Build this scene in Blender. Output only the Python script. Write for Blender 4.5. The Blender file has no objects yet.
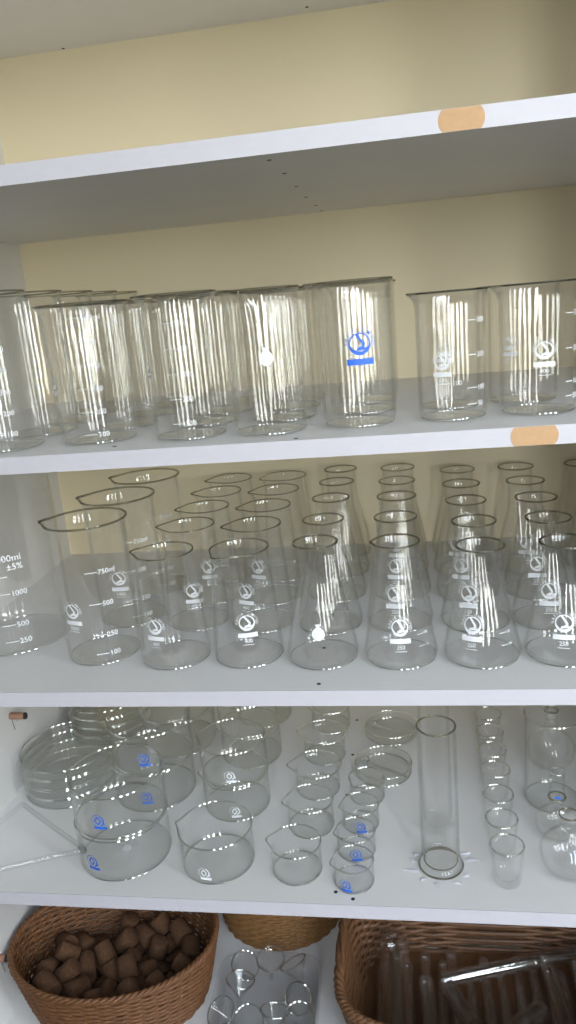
import bpy, bmesh, math, random
from mathutils import Matrix, Vector
random.seed(7)
PI = math.pi
MM = 0.001
C = bpy.context.scene.collection
SC = bpy.context.scene

# ------------------------------------------------------------------ place (mm)
ZA, ZB, ZC, ZD, ZF, ZZ = 255.6, -19.0, -289.3, -565.2, -844.2, 501.8   # shelf tops; ZZ = underside of the top shelf
DEPTH, TH = 498.7, 18.0
XR = 914.0
FLOOR_Z, CEIL_Z = -1350.0, 2200.0
RX0, RX1, RY0 = -2300.0, 2700.0, -2100.0

# ------------------------------------------------------------------ materials
def new_mat(name):
    m = bpy.data.materials.new(name); m.use_nodes = True
    nt = m.node_tree; nt.nodes.clear()
    out = nt.nodes.new('ShaderNodeOutputMaterial')
    return m, nt, out

def N(nt, t, **kw):
    n = nt.nodes.new(t)
    for k, v in kw.items():
        if k in n.inputs.keys(): n.inputs[k].default_value = v
        else: setattr(n, k, v)
    return n

def math_node(nt, op, a, b=None):
    n = nt.nodes.new('ShaderNodeMath'); n.operation = op
    for i, v in enumerate((a, b)):
        if v is None: continue
        if isinstance(v, (int, float)): n.inputs[i].default_value = v
        else: nt.links.new(v, n.inputs[i])
    return n.outputs[0]

def glass_wall(name, centre, edge, power=3.0, rough=0.015, wavy=0.12, f0=0.035):
    """clear drinking-glass wall: lets light straight through, mirrors by Fresnel, absorbs more where the wall is crossed at a slant"""
    m, nt, out = new_mat(name)
    lw = N(nt, 'ShaderNodeLayerWeight', Blend=0.5)
    f = lw.outputs['Facing']
    f5 = math_node(nt, 'POWER', f, 5.0)
    F = math_node(nt, 'ADD', math_node(nt, 'MULTIPLY', f5, 0.85), f0)
    fe = math_node(nt, 'POWER', f, power)
    mix = nt.nodes.new('ShaderNodeMix'); mix.data_type = 'RGBA'
    nt.links.new(fe, mix.inputs['Factor'])
    mix.inputs['A'].default_value = (*centre, 1); mix.inputs['B'].default_value = (*edge, 1)
    tr = nt.nodes.new('ShaderNodeBsdfTransparent'); nt.links.new(mix.outputs['Result'], tr.inputs[0])
    gl = N(nt, 'ShaderNodeBsdfGlossy', Roughness=rough); gl.inputs['Color'].default_value = (1, 1, 1, 1)
    if wavy:
        tc = nt.nodes.new('ShaderNodeTexCoord'); mp = nt.nodes.new('ShaderNodeMapping'); mp.inputs['Scale'].default_value = (1, 1, 0.12)
        ns = N(nt, 'ShaderNodeTexNoise', Scale=85.0, Detail=2.0); bp = N(nt, 'ShaderNodeBump', Strength=wavy, Distance=0.004)
        nt.links.new(tc.outputs['Object'], mp.inputs[0]); nt.links.new(mp.outputs[0], ns.inputs['Vector'])
        nt.links.new(ns.outputs[0], bp.inputs['Height']); nt.links.new(bp.outputs[0], gl.inputs['Normal'])
    ms = nt.nodes.new('ShaderNodeMixShader')
    nt.links.new(F, ms.inputs[0]); nt.links.new(tr.outputs[0], ms.inputs[1]); nt.links.new(gl.outputs[0], ms.inputs[2])
    nt.links.new(ms.outputs[0], out.inputs[0])
    return m

def solid_glass(name, col=(0.93, 0.95, 0.93), rough=0.0, shine=0.0):
    m, nt, out = new_mat(name)
    g = N(nt, 'ShaderNodeBsdfGlass', IOR=1.47, Roughness=rough); g.inputs['Color'].default_value = (*col, 1)
    if shine:
        gl = N(nt, 'ShaderNodeBsdfGlossy', Roughness=0.05); gl.inputs['Color'].default_value = (1, 1, 1, 1)
        ms = nt.nodes.new('ShaderNodeMixShader'); ms.inputs[0].default_value = shine
        nt.links.new(g.outputs[0], ms.inputs[1]); nt.links.new(gl.outputs[0], ms.inputs[2]); nt.links.new(ms.outputs[0], out.inputs[0])
    else: nt.links.new(g.outputs[0], out.inputs[0])
    return m

def plain(name, col, rough=0.5, var=0.0, scale=20.0, spec=0.5, bump=0.0, metal=0.0, stretch=(1, 1, 1)):
    m, nt, out = new_mat(name)
    b = N(nt, 'ShaderNodeBsdfPrincipled', Roughness=rough, Metallic=metal)
    b.inputs['Base Color'].default_value = (*col, 1); b.inputs['Specular IOR Level'].default_value = spec
    nt.links.new(b.outputs[0], out.inputs[0])
    if var or bump:
        tc = nt.nodes.new('ShaderNodeTexCoord'); mp = nt.nodes.new('ShaderNodeMapping'); mp.inputs['Scale'].default_value = stretch
        nt.links.new(tc.outputs['Object'], mp.inputs[0])
        ns = N(nt, 'ShaderNodeTexNoise', Scale=scale, Detail=5.0, Roughness=0.6)
        nt.links.new(mp.outputs[0], ns.inputs['Vector'])
        if var:
            mix = nt.nodes.new('ShaderNodeMix'); mix.data_type = 'RGBA'
            nt.links.new(ns.outputs[0], mix.inputs['Factor'])
            mix.inputs['A'].default_value = (*[max(0, c * (1 - var)) for c in col], 1)
            mix.inputs['B'].default_value = (*[min(1, c * (1 + var)) for c in col], 1)
            nt.links.new(mix.outputs['Result'], b.inputs['Base Color'])
        if bump:
            bp = N(nt, 'ShaderNodeBump', Strength=bump, Distance=0.002)
            nt.links.new(ns.outputs[0], bp.inputs['Height']); nt.links.new(bp.outputs[0], b.inputs['Normal'])
    return m

M = {}
M['glass'] = glass_wall('borosilicate_glass', (0.998, 0.998, 0.996), (0.66, 0.68, 0.64), 6.0)
M['dish_glass'] = glass_wall('dish_glass', (0.996, 0.998, 0.995), (0.64, 0.67, 0.64), 6.0)
M['rim_glass'] = solid_glass('fire_polished_glass', (0.76, 0.75, 0.69))
M['clear_rim'] = solid_glass('thin_ground_rim', (0.97, 0.98, 0.97), 0.0, 0.3)
M['tube_glass'] = glass_wall('tubing_glass', (0.99, 0.993, 0.99), (0.55, 0.6, 0.58), 4.0)
M['white_board'] = plain('white_melamine', (0.71, 0.70, 0.68), 0.42, var=0.03, scale=30, spec=0.4)
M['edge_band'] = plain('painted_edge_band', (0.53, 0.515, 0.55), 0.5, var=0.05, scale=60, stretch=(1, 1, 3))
M['cream_board'] = plain('cream_back_board', (0.77, 0.67, 0.46), 0.55, var=0.02, scale=6)
M['white_print'] = plain('white_enamel_print', (0.72, 0.73, 0.74), 0.6)
M['blue_print'] = plain('blue_enamel_print', (0.03, 0.14, 0.62), 0.5)
M['tan_paper'] = plain('tan_paper', (0.50, 0.31, 0.16), 0.75, var=0.15, scale=90)
M['hole'] = plain('bare_drill_hole', (0.02, 0.018, 0.015), 0.9)
M['peg'] = plain('brown_peg_plastic', (0.30, 0.16, 0.10), 0.5)
M['black'] = plain('black_rubber', (0.02, 0.02, 0.02), 0.6)
M['wire'] = plain('steel_wire', (0.35, 0.32, 0.3), 0.35, metal=0.9)
M['cork'] = plain('cork', (0.10, 0.045, 0.018), 0.9, var=0.55, scale=260, bump=0.6)
M['straw'] = plain('golden_straw', (0.20, 0.095, 0.026), 0.6, var=0.45, scale=160, stretch=(1, 1, 0.4))
M['rattan'] = plain('brown_rattan', (0.15, 0.062, 0.021), 0.6, var=0.5, scale=160, stretch=(1, 1, 0.4))
M['willow'] = plain('dark_willow', (0.15, 0.07, 0.03), 0.5, var=0.5, scale=130, stretch=(1, 1, 0.4))
M['lab_tube'] = glass_wall('soda_glass_tube', (0.96, 0.96, 0.96), (0.7, 0.72, 0.72), 4.0, 0.04, 0.1, 0.15)
M['plastic'] = glass_wall('clear_plastic', (0.95, 0.95, 0.955), (0.55, 0.56, 0.58), 2.5, 0.08)
M['film'] = plain('torn_plastic_film', (0.66, 0.67, 0.70), 0.3)
M['room_wall'] = plain('room_wall_paint', (0.38, 0.35, 0.31), 0.8, var=0.03, scale=3)
M['room_floor'] = plain('linoleum_floor', (0.20, 0.17, 0.14), 0.5, var=0.2, scale=8)
M['room_ceiling'] = plain('ceiling_paint', (0.6, 0.59, 0.56), 0.85, var=0.02, scale=3)
M['window_frame'] = plain('window_paint', (0.75, 0.74, 0.71), 0.4)
M['curtain'] = plain('beige_curtain', (0.60, 0.50, 0.40), 0.9, var=0.1, scale=30)

# ------------------------------------------------------------------ helpers
def obj(name, me, parent=None, loc=(0, 0, 0), rot=(0, 0, 0)):
    o = bpy.data.objects.new(name, me); C.objects.link(o)
    if parent is not None: o.parent = parent
    o.location = loc; o.rotation_euler = rot
    return o

def thing(name, label, cat, loc=(0, 0, 0), rotz=0.0, group=None):
    o = bpy.data.objects.new(name, None); C.objects.link(o)
    o.empty_display_size = 0.01
    o.location = [c * MM for c in loc]; o.rotation_euler = (0, 0, rotz)
    o['label'] = label; o['category'] = cat
    if group: o['group'] = group
    return o

def tag(o, label, cat, group=None):
    o['label'] = label; o['category'] = cat
    if group: o['group'] = group
    return o

class MB:
    """vertices and faces in millimetres"""
    def __init__(s): s.v = []; s.f = []
    def add(s, vs, fs):
        k = len(s.v); s.v += [tuple(v) for v in vs]; s.f += [tuple(i + k for i in f) for f in fs]; return s
    def box(s, x0, x1, y0, y1, z0, z1):
        vs = [(x, y, z) for z in (z0, z1) for y in (y0, y1) for x in (x0, x1)]
        return s.add(vs, [(0, 2, 3, 1), (4, 5, 7, 6), (0, 1, 5, 4), (2, 6, 7, 3), (0, 4, 6, 2), (1, 3, 7, 5)])
    def lathe(s, prof, n=56, fn=None, closed=False):
        """prof: (r, z) list; r == 0 makes a pole. fn(r, z, a) -> (r, z) bends it. angle 0 faces -y"""
        rings = []
        for r, z in prof:
            if r < 1e-6: rings.append([len(s.v)]); s.v.append((0, 0, z)); continue
            ids = []
            for i in range(n):
                a = 2 * PI * i / n
                rr, zz = fn(r, z, a) if fn else (r, z)
                ids.append(len(s.v)); s.v.append((rr * math.sin(a), -rr * math.cos(a), zz))
            rings.append(ids)
        seq = list(zip(rings, rings[1:]))
        if closed: seq.append((rings[-1], rings[0]))
        for A, B in seq:
            for i in range(n):
                j = (i + 1) % n
                if len(A) == 1 and len(B) == 1: continue
                if len(A) == 1: s.f.append((A[0], B[j], B[i]))
                elif len(B) == 1: s.f.append((A[i], A[j], B[0]))
                else: s.f.append((A[i], A[j], B[j], B[i]))
        return s
    def tube(s, pts, r, n=8, closed=False, caps=True):
        pts = [Vector(p) for p in pts]; L = len(pts)
        rad = r if isinstance(r, (list, tuple)) else [r] * L
        rings = []; up = None
        for i, p in enumerate(pts):
            if closed: t = pts[(i + 1) % L] - pts[i - 1]
            else: t = pts[min(i + 1, L - 1)] - pts[max(i - 1, 0)]
            t.normalize()
            if up is None:
                up = Vector((0, 0, 1)) if abs(t.z) < 0.9 else Vector((1, 0, 0))
            u = up - t * up.dot(t)
            if u.length < 1e-6: u = t.orthogonal()
            u.normalize(); up = u; w = t.cross(u)
            ids = []
            for k in range(n):
                a = 2 * PI * k / n
                ids.append(len(s.v)); s.v.append(tuple(p + (u * math.cos(a) + w * math.sin(a)) * rad[i]))
            rings.append(ids)
        m = L if closed else L - 1
        for i in range(m):
            A, B = rings[i], rings[(i + 1) % L]
            for k in range(n): s.f.append((A[k], A[(k + 1) % n], B[(k + 1) % n], B[k]))
        if not closed and caps:
            s.f.append(tuple(rings[0][::-1])); s.f.append(tuple(rings[-1]))
        return s
    def mesh(s, name, mat, smooth=True, angle=40, normals=True):
        me = bpy.data.meshes.new(name)
        me.from_pydata([(x * MM, y * MM, z * MM) for x, y, z in s.v], [], s.f)
        if normals:
            bm = bmesh.new(); bm.from_mesh(me)
            bmesh.ops.recalc_face_normals(bm, faces=bm.faces); bm.to_mesh(me); bm.free()
        me.materials.append(mat)
        if smooth:
            me.shade_smooth() if hasattr(me, 'shade_smooth') else None
            try: me.set_sharp_from_angle(angle=math.radians(angle))
            except Exception: pass
        me.update()
        return me

# ------------------------------------------------------------------ printed marks
_tx = {}
def text2d(s, h):
    """flat triangles of a word, left edge at 0, in mm"""
    if s not in _tx:
        cu = bpy.data.curves.new('word', 'FONT'); cu.body = s; cu.size = 1.0; cu.resolution_u = 2; cu.offset = 0.006
        o = bpy.data.objects.new('word', cu); C.objects.link(o)
        dg = bpy.context.evaluated_depsgraph_get()
        me = o.evaluated_get(dg).to_mesh()
        vs = [(v.co.x, v.co.y) for v in me.vertices]; fs = [tuple(p.vertices) for p in me.polygons]
        o.evaluated_get(dg).to_mesh_clear()
        bpy.data.objects.remove(o); bpy.data.curves.remove(cu)
        w = max(v[0] for v in vs)
        _tx[s] = (vs, fs, w)
    vs, fs, w = _tx[s]; k = h / 0.72
    return [(x * k, y * k) for x, y in vs], fs, w * k

class Print:
    """marks drawn flat in (u, v) mm, then laid on a wall of revolution"""
    def __init__(s): s.v = []; s.f = []
    def add(s, vs, fs, du=0, dv=0, rot=0.0):
        k = len(s.v); c, n = math.cos(rot), math.sin(rot)
        s.v += [(x * c - y * n + du, x * n + y * c + dv) for x, y in vs]; s.f += [tuple(i + k for i in f) for f in fs]
    def quad(s, u0, u1, v0, v1, seg=1):
        vs = []; fs = []
        for i in range(seg + 1):
            u = u0 + (u1 - u0) * i / seg; vs += [(u, v0), (u, v1)]
        for i in range(seg): fs.append((2 * i, 2 * i + 2, 2 * i + 3, 2 * i + 1))
        s.add(vs, fs)
    def arc(s, cu, cv, r0, r1, a0, a1, seg=24):
        """band; r0 and r1 may be functions of the angle"""
        f0 = r0 if callable(r0) else (lambda a: r0); f1 = r1 if callable(r1) else (lambda a: r1)
        vs = []; fs = []
        for i in range(seg + 1):
            a = a0 + (a1 - a0) * i / seg
            for f in (f0, f1): vs.append((cu + f(a) * math.cos(a), cv + f(a) * math.sin(a)))
        for i in range(seg): fs.append((2 * i, 2 * i + 1, 2 * i + 3, 2 * i + 2))
        s.add(vs, fs)
    def stroke(s, pts, w):
        for (x0, y0), (x1, y1) in zip(pts, pts[1:]):
            d = math.hypot(x1 - x0, y1 - y0); nx, ny = -(y1 - y0) / d * w / 2, (x1 - x0) / d * w / 2
            s.add([(x0 + nx, y0 + ny), (x0 - nx, y0 - ny), (x1 - nx, y1 - ny), (x1 + nx, y1 + ny)], [(0, 1, 2, 3)])
    def text(s, word, h, u, v, rot=0.0, centre=False):
        vs, fs, w = text2d(word, h)
        if centre: vs = [(x - w / 2, y) for x, y in vs]
        s.add(vs, fs, u, v, rot); return w
    def lay(s, name, mat, rz, a0, z0, lift=0.35):
        me = bpy.data.meshes.new(name); vs = []
        for u, v in s.v:
            r = rz(z0 + v) + lift; a = a0 + u / r
            vs.append((r * math.sin(a) * MM, -r * math.cos(a) * MM, (z0 + v) * MM))
        me.from_pydata(vs, [], s.f); me.materials.append(mat); me.update()
        return me

def emblem_ring(num=None, k=1.0, sub=True):
    """round badge: pen-like stroke standing in a bowl, letters over the top, bar below"""
    p = Print(); R = 7.4 * k
    p.arc(0, 0, lambda a: R * 0.86 - 1.6 * k * max(0, -math.sin(a)), R, 0, 2 * PI, 32)
    p.stroke([(-2.2 * k, 6.6 * k), (2.9 * k, -0.6 * k), (1.2 * k, -2.6 * k), (-2.2 * k, -3.4 * k)], 1.9 * k)
    p.stroke([(-2.4 * k, -3.7 * k), (6.4 * k, -2.7 * k)], 1.5 * k)
    for word, c0 in (('KASIR', 2.52), ('LIMITED', 0.60)):
        n = len(word); step = 0.29 if n == 5 else 0.235
        for i, ch in enumerate(word):
            a = c0 - (i - (n - 1) / 2) * step
            p.text(ch, 2.5 * k, (R + 0.7 * k) * math.cos(a), (R + 0.7 * k) * math.sin(a), a - PI / 2, True)
    p.quad(-9 * k, 9 * k, -13.6 * k, -9.4 * k, 8)
    if num: p.text(num, 3.6 * k, 0, -18.6 * k, 0, True)
    if sub: p.quad(-5 * k, 5 * k, -20.8 * k, -20.3 * k, 4)
    return p

def emblem_flask(letters=True):
    p = Print()
    p.arc(0, 0, 0.01, 7.2, 0, 2 * PI, 32)
    p.quad(-1.9, 1.9, 6.5, 9.4); p.quad(-3.4, 3.4, 9.4, 10.8)
    if letters:
        for word, c0 in (('GLAS', 2.75), ('WERK', 0.39)):
            for i, ch in enumerate(word):
                a = c0 - (i - 1.5) * 0.34
                p.text(ch, 2.3, 8.4 * math.cos(a), 8.4 * math.sin(a), a - PI / 2, True)
    return p

def emblem_diamond(k=1.0):
    """diamond outline between curved strokes over a bar"""
    p = Print()
    d = [(-2 * k, 5 * k), (1.2 * k, 0.8 * k), (-2 * k, -3.4 * k), (-5.2 * k, 0.8 * k)]
    p.stroke(d + [d[0]], 1.4 * k)
    p.arc(-1.2 * k, 0.8 * k, 4.6 * k, 6.0 * k, -1.2, 1.3, 10)
    p.arc(-2.0 * k, 0.8 * k, 5.9 * k, 6.5 * k, 1.4, 4.4, 10)
    p.stroke([(1.0 * k, -3.6 * k), (5.4 * k, -1.6 * k)], 1.2 * k)
    p.quad(-6.4 * k, 6.4 * k, -8.2 * k, -5.0 * k, 6)
    return p

def graduation(marks, h=4.2, line=12.0, th=0.75, gap=1.0):
    p = Print()
    for word, v in marks:
        p.quad(-line - gap, -gap, v - th / 2, v + th / 2, 6)
        if word: p.text(word, h, 0, v - h / 2)
    return p

# ------------------------------------------------------------------ vessels
def spout_fn(H, amp, reach=16.0, width=0.20, ang=-PI / 2, dip=0.0):
    def fn(r, z, a):
        d = (a - ang + PI) % (2 * PI) - PI
        w = math.exp(-(d / width) ** 2)
        t = max(0.0, min(1.0, (z - (H - reach)) / reach))
        return r + amp * w * t * t, z - dip * w * t
    return fn

def beaker_profile(R, H, RT, wall=1.9, base=3.0, corner=9.0, flare=2.2):
    """closed section of a beaker wall: outside up, inside down. R at the foot, RT at the top"""
    rz = lambda z: R + (RT - R) * z / H
    P = [(0, 0.0), (R * 0.55, 0.0), (R - corner, 0.0)]
    for i in range(1, 6):
        a = PI / 2 * i / 6
        P.append((rz(corner) - corner + corner * math.sin(a), corner - corner * math.cos(a)))
    zs = [corner] + [corner + (H - 6 - corner) * t for t in (0.3, 0.6, 0.8, 0.92, 1.0)]
    P += [(rz(z), z) for z in zs]
    P += [(RT + flare * 0.45, H - 3.5), (RT + flare, H - 0.6)]
    I = [(RT + flare - wall * 0.9, H - 0.3), (RT + flare * 0.4 - wall, H - 3.5)]
    I += [(rz(z) - wall, z) for z in reversed(zs[1:])]
    c2 = corner - wall
    for i in range(6, -1, -1):
        a = PI / 2 * i / 6
        I.append((rz(corner) - corner + c2 * math.sin(a), base + c2 - c2 * math.cos(a)))
    I += [(R * 0.5, base), (0, base + 0.4)]
    return P + I, rz

def rim_mesh(name, R, z, r, fn=None, n=56, mat=None):
    mb = MB()
    mb.lathe([(R + r * math.cos(2 * PI * k / 8), z + r * math.sin(2 * PI * k / 8)) for k in range(8)], n, fn, True)
    return mb.mesh(name, mat or M['rim_glass'])

PROTO = {}
def beaker_meshes(key, R, H, RT, spout=6.0, width=0.2, corner=9.0, flare=2.2, wall=1.9, rimr=1.0, mat='glass', dip=0.0, reach=16, base=3.0, ang=-PI / 2, n=56):
    fn = spout_fn(H, spout, reach, width, ang, dip) if spout else None
    prof, rz = beaker_profile(R, H, RT, wall, base, corner, flare)
    body = MB().lathe(prof, n, fn).mesh(key + '_body', M[mat], angle=60)
    rim = rim_mesh(key + '_rim', RT + flare - wall * 0.45, H - 0.2 + rimr * 0.5, rimr, fn, n, M['clear_rim'] if mat == 'dish_glass' else None)
    foot = rim_mesh(key + '_foot', R - corner * 0.25, corner * 0.25 + 0.2, 0.95 if mat == 'dish_glass' else 0.65, None, n, M['clear_rim'])
    PROTO[key] = dict(body=body, rim=rim, rz=rz, H=H, foot=foot)
    return PROTO[key]

def place_vessel(key, name, label, cat, loc, rotz=0.0, group=None, grad=None, emb=None, extra=()):
    """grad = (mesh) and emb = (mesh, label) are marks printed on this one"""
    p = PROTO[key]
    t = thing(name, label, cat, (loc[0], loc[1], loc[2] + 0.3), rotz, group)
    obj('body', p['body'], t); obj('rim', p['rim'], t)
    if 'foot' in p: obj('foot', p['foot'], t)
    if grad: obj('graduation', grad, t)
    if emb:
        e = obj('emblem', emb[0], t)
        if emb[1]: e['label'] = emb[1]
    for nm, me in extra: obj(nm, me, t)
    return t

def toward(x, y, s=0.0, rz=0.0):
    """angle on a vessel at (x, y) that is turned to somebody standing before the cabinet, s of its radius to the right of the middle"""
    return math.atan2(603 - x, 723 + y) + math.asin(max(-1, min(1, s))) - rz
ORD = ['front', 'second', 'third', 'fourth', 'rearmost']

# ------------------------------------------------------------------ the cabinet
cab = thing('cabinet', 'white cabinet with cream back panel and open shelves full of laboratory glass', 'cabinet', (0, 0, FLOOR_Z))
def part(name, mb, mat, parent, smooth=False, lab=None):
    """mb is in place coordinates; the parent's base is at the cabinet's foot"""
    o = obj(name, mb.mesh(name, mat, smooth), parent)
    if parent is cab: o.location = (0, 0, -FLOOR_Z * MM)
    if lab: o['label'] = lab
    return o
part('side_panel', MB().box(-TH, 0, 0, DEPTH, FLOOR_Z, 900), M['white_board'], cab)
part('side_panel', MB().box(XR, XR + TH, 0, DEPTH, FLOOR_Z, 900), M['white_board'], cab)
part('back_panel', MB().box(-TH, XR + TH, DEPTH, DEPTH + 6, FLOOR_Z, 900), M['cream_board'], cab, lab='cream back panel')
part('top_panel', MB().box(-TH, XR + TH, 0, DEPTH + 6, 900, 918), M['white_board'], cab)
part('plinth', MB().box(0, XR, 40, 58, FLOOR_Z, ZF - TH), M['white_board'], cab)
HOLES = {ZZ + TH: [(492, 475, -1), (480, 200, -1), (124, 494, -1)],
         ZA: [(489, 29, -1), (491, 112, -1), (490, 212, -1), (489, 312, -1), (491, 412, -1), (492, 484, -1)],
         ZB: [(301, 27, 1), (495, 10, 1), (494, 92, 1), (494, 192, 1)],
         ZC: [(497, 15, 1), (494, 103, 1), (496, 203, 1), (497, 303, 1)],
         ZD: [(496, 20, 1), (517, 10, 1), (496, 112, 1), (497, 203, 1), (499, 302, 1), (500, 402, 1)],
         ZF: []}
for z, hs in HOLES.items():
    s = part('shelf', MB().box(0, XR, 1.0, DEPTH, z - TH, z), M['white_board'], cab)
    obj('edge_band', MB().box(0, XR, 0.0, 1.0, z - TH, z).mesh('edge_band', M['edge_band'], False), s)
    for x, y, sgn in hs:
        zz = z if sgn > 0 else z - TH
        mb = MB().lathe([(0, zz + 0.25 * sgn), (2.4, zz + 0.25 * sgn), (2.4, zz - 0.4 * sgn), (0, zz - 0.4 * sgn)], 14)
        mb.v = [(vx + x, vy + y, vz) for vx, vy, vz in mb.v]
        obj('peg_hole', mb.mesh('peg_hole', M['hole'], False), s)

def tan_sticker(cx, z, sep, label):
    """two round paper dots overlapping on a shelf edge, trimmed to the edge's height"""
    t = thing('paper_sticker', label, 'sticker', (cx, -0.05, z - TH / 2), 0, 'tan paper stickers on the shelf edges')
    for k, s in enumerate((-1, 1)):
        R = 13.0; n = 40; y = -0.25 - 0.25 * k
        ring = []
        for i in range(n):
            a = 2 * PI * i / n
            ring.append((s * sep + R * math.cos(a), max(-8.8, min(8.8, R * math.sin(a)))))
        mb = MB(); vs = [(x, 0.2, zz) for x, zz in ring] + [(x, y, zz) for x, zz in ring]
        mb.add(vs, [tuple(range(n, 2 * n)), tuple(range(n - 1, -1, -1))] + [(i, (i + 1) % n, n + (i + 1) % n, n + i) for i in range(n)])
        # the creased crescent where the dots overlap
        obj('paper_dot', mb.mesh('paper_dot', M['tan_paper'], False), t)
    return t
tan_sticker(660, ZA, 6.5, 'tan double round paper sticker on the edge of the empty upper shelf')
tan_sticker(719.5, ZB, 8.5, 'tan double round paper sticker on the shelf edge under the tall beakers')

def wall_peg(y, z, ln, label):
    t = thing('shelf_peg', label, 'peg', (0, y, z), 0, 'brown pegs in the side panel')
    mb = MB().tube([(0.2, 0, 0), (ln - 3, 0, 0)], 5.2, 16); obj('sleeve', mb.mesh('sleeve', M['peg'], angle=30), t)
    mb = MB().tube([(ln - 3, 0, 0), (ln - 1.5, 0, 0), (ln, 0, 0)], [5.3, 5.3, 4.2], 16)
    obj('end_cap', mb.mesh('end_cap', M['black'], angle=30), t)['label'] = 'dark end cap'
    mb = MB().tube([(4, -2, -4.6), (3.5, -2.5, -9), (5.5, -3, -21)], 0.6, 6); obj('prong', mb.mesh('prong', M['wire']), t)
    mb = MB().tube([(9, 1, -4.6), (9, 1, -9)], 0.6, 6); obj('prong', mb.mesh('prong', M['wire']), t)
wall_peg(217, -447, 26, 'brown peg with wire prongs sticking out of the white side panel above the shallow dishes')
wall_peg(75, -749, 12, 'short tan peg sticking out of the side panel beside the cork basket')

# ------------------------------------------------------------------ upper shelf: tall beakers
def nums(ws, z0, dz): return [(w, z0 + dz * i) for i, w in enumerate(ws)]
A_ = beaker_meshes('b800', 41, 165, 43, spout=7)
B_ = beaker_meshes('b600c', 41, 146, 46.5, spout=8, reach=26)
B3 = beaker_meshes('b600', 38.5, 147, 39, spout=7)
B4 = beaker_meshes('b600b', 38, 144, 38.5, spout=9)
B6 = beaker_meshes('b400', 34.5, 126, 35, spout=6)
B7 = beaker_meshes('b400b', 37.5, 126.5, 38, spout=8)
RW = 'tall beakers on the upper shelf'
g_600 = graduation(nums(['100', '200', '300', '400', '500', '600ml'], 12, 24), 5.6, 14).lay('grad', M['white_print'], B_['rz'], toward(267, 77, -0.05, -0.05), 0)
g_600b = graduation(nums(['100', '200', '300', '400', '500'], 19, 25), 5.6, 12).lay('grad', M['white_print'], B3['rz'], toward(375, 65, -0.15, 0.1), 0)
g_800 = graduation(nums(['100', '200', '300', '400', '500', '600'], 20, 22), 5.6, 12).lay('grad', M['white_print'], A_['rz'], toward(164, 60, 0.02), 0)
g_400 = graduation([('50', 17), ('100', 33), ('200', 65), ('300', 98)], 5.2, 11).lay('grad', M['white_print'], B6['rz'], toward(651, 80, 0.70), 0)
g_400s = graduation([('100', 30), ('200', 62), ('300', 93)], 5.2, 11).lay('grad', M['white_print'], B6['rz'], toward(652, 158, 0.1), 0)
g_400b = graduation([('50', 18), ('100', 32), ('200', 64), ('300', 97)], 5.2, 9).lay('grad', M['white_print'], B7['rz'], toward(737, 86, 0.84), 0)
def lay_e(p, key, a, z, mat='white_print'): return p.lay('emblem', M[mat], PROTO[key]['rz'], a, z)

place_vessel('b800', 'glass_beaker', 'tallest glass beaker on the upper shelf, cut by the picture edge, numbers up to 600', 'beaker', (164, 60, ZB), 0.0, RW, g_800)
place_vessel('b600c', 'glass_beaker', 'tall flaring beaker at the upper shelf front with 100 and 200 low on its side', 'beaker', (267, 77, ZB), -0.05, RW, g_600,
             (lay_e(emblem_ring(k=0.75), 'b600c', toward(267, 77, -0.93, -0.05), 66), 'small white badge'))
place_vessel('b600', 'glass_beaker', 'tall beaker numbered 100 to 500 right of the flaring beaker on the upper shelf', 'beaker', (375, 65, ZB), 0.1, RW, g_600b,
             (lay_e(emblem_ring(k=0.75), 'b600', toward(375, 65, -0.95, 0.1), 76), 'small white badge'))
place_vessel('b600b', 'glass_beaker', 'tall upper-shelf beaker bearing only a white solid flask mark', 'beaker', (462, 63, ZB), -0.9, RW, None,
             (lay_e(emblem_flask(False), 'b600b', toward(462, 63, 0.03, -0.9), 78), 'white flask mark'))
place_vessel('b600b', 'glass_beaker', 'tall beaker with a bright blue badge on the upper shelf', 'beaker', (555, 78, ZB), 0.15, RW, None,
             (lay_e(emblem_ring(None, 1.5, False), 'b600b', toward(555, 78, 0.1, 0.15), 84, 'blue_print'), 'blue badge'))
place_vessel('b400', 'glass_beaker', 'shorter upper-shelf beaker with white badge and numbers 50 to 300 on its right side', 'beaker', (651, 80, ZB), 0.0, RW, g_400,
             (lay_e(emblem_ring('400', 1.05), 'b400', toward(651, 80, -0.27), 60), 'white badge over the number 400'))
place_vessel('b400b', 'glass_beaker', 'shorter beaker with white 400 badge above the tan sticker, rightmost on the upper shelf', 'beaker', (737, 86, ZB), 0.0, RW, g_400b,
             (lay_e(emblem_ring('400', 1.15), 'b400b', toward(737, 86, 0.15), 64), 'white badge over the number 400'))
rearB = [('b800', 164, (156, 248, 340, 432), 'tallest numbered beaker at the far left'),
         ('b600', 267, (168, 262, 356, 446), 'flaring beaker marked 100 and 200'),
         ('b600', 371, (150, 238, 330), 'beaker numbered 100 to 500'),
         ('b600b', 462, (148, 236, 326), 'beaker with the white solid flask mark'),
         ('b600b', 556, (166, 256), 'beaker with the blue badge'),
         ('b400', 652, (158,), 'beaker with the white badge and right-side numbers'),
         ('b400b', 736, (172,), 'beaker above the tan sticker')]
ROWN = ['directly', 'second', 'third', 'last']
for key, x, ys, ref in rearB:
    for i, y in enumerate(ys):
        where = 'standing directly behind the ' if i == 0 else f'standing {["", "second", "third", "fourth"][i]} in line behind the '
        g = g_400s if (key, i) == ('b400', 0) else None
        e = (lay_e(emblem_ring('400', 0.95), key, toward(x, y, -0.1 if key == 'b400' else -0.35), 66), None) if key.startswith('b400') else None
        place_vessel(key, 'glass_beaker', 'upper-shelf beaker ' + where + ref, 'beaker', (x + random.uniform(-2, 2), y, ZB), 0.0 if (g or e) else random.uniform(-0.25, 0.25), RW, g, e)

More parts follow.
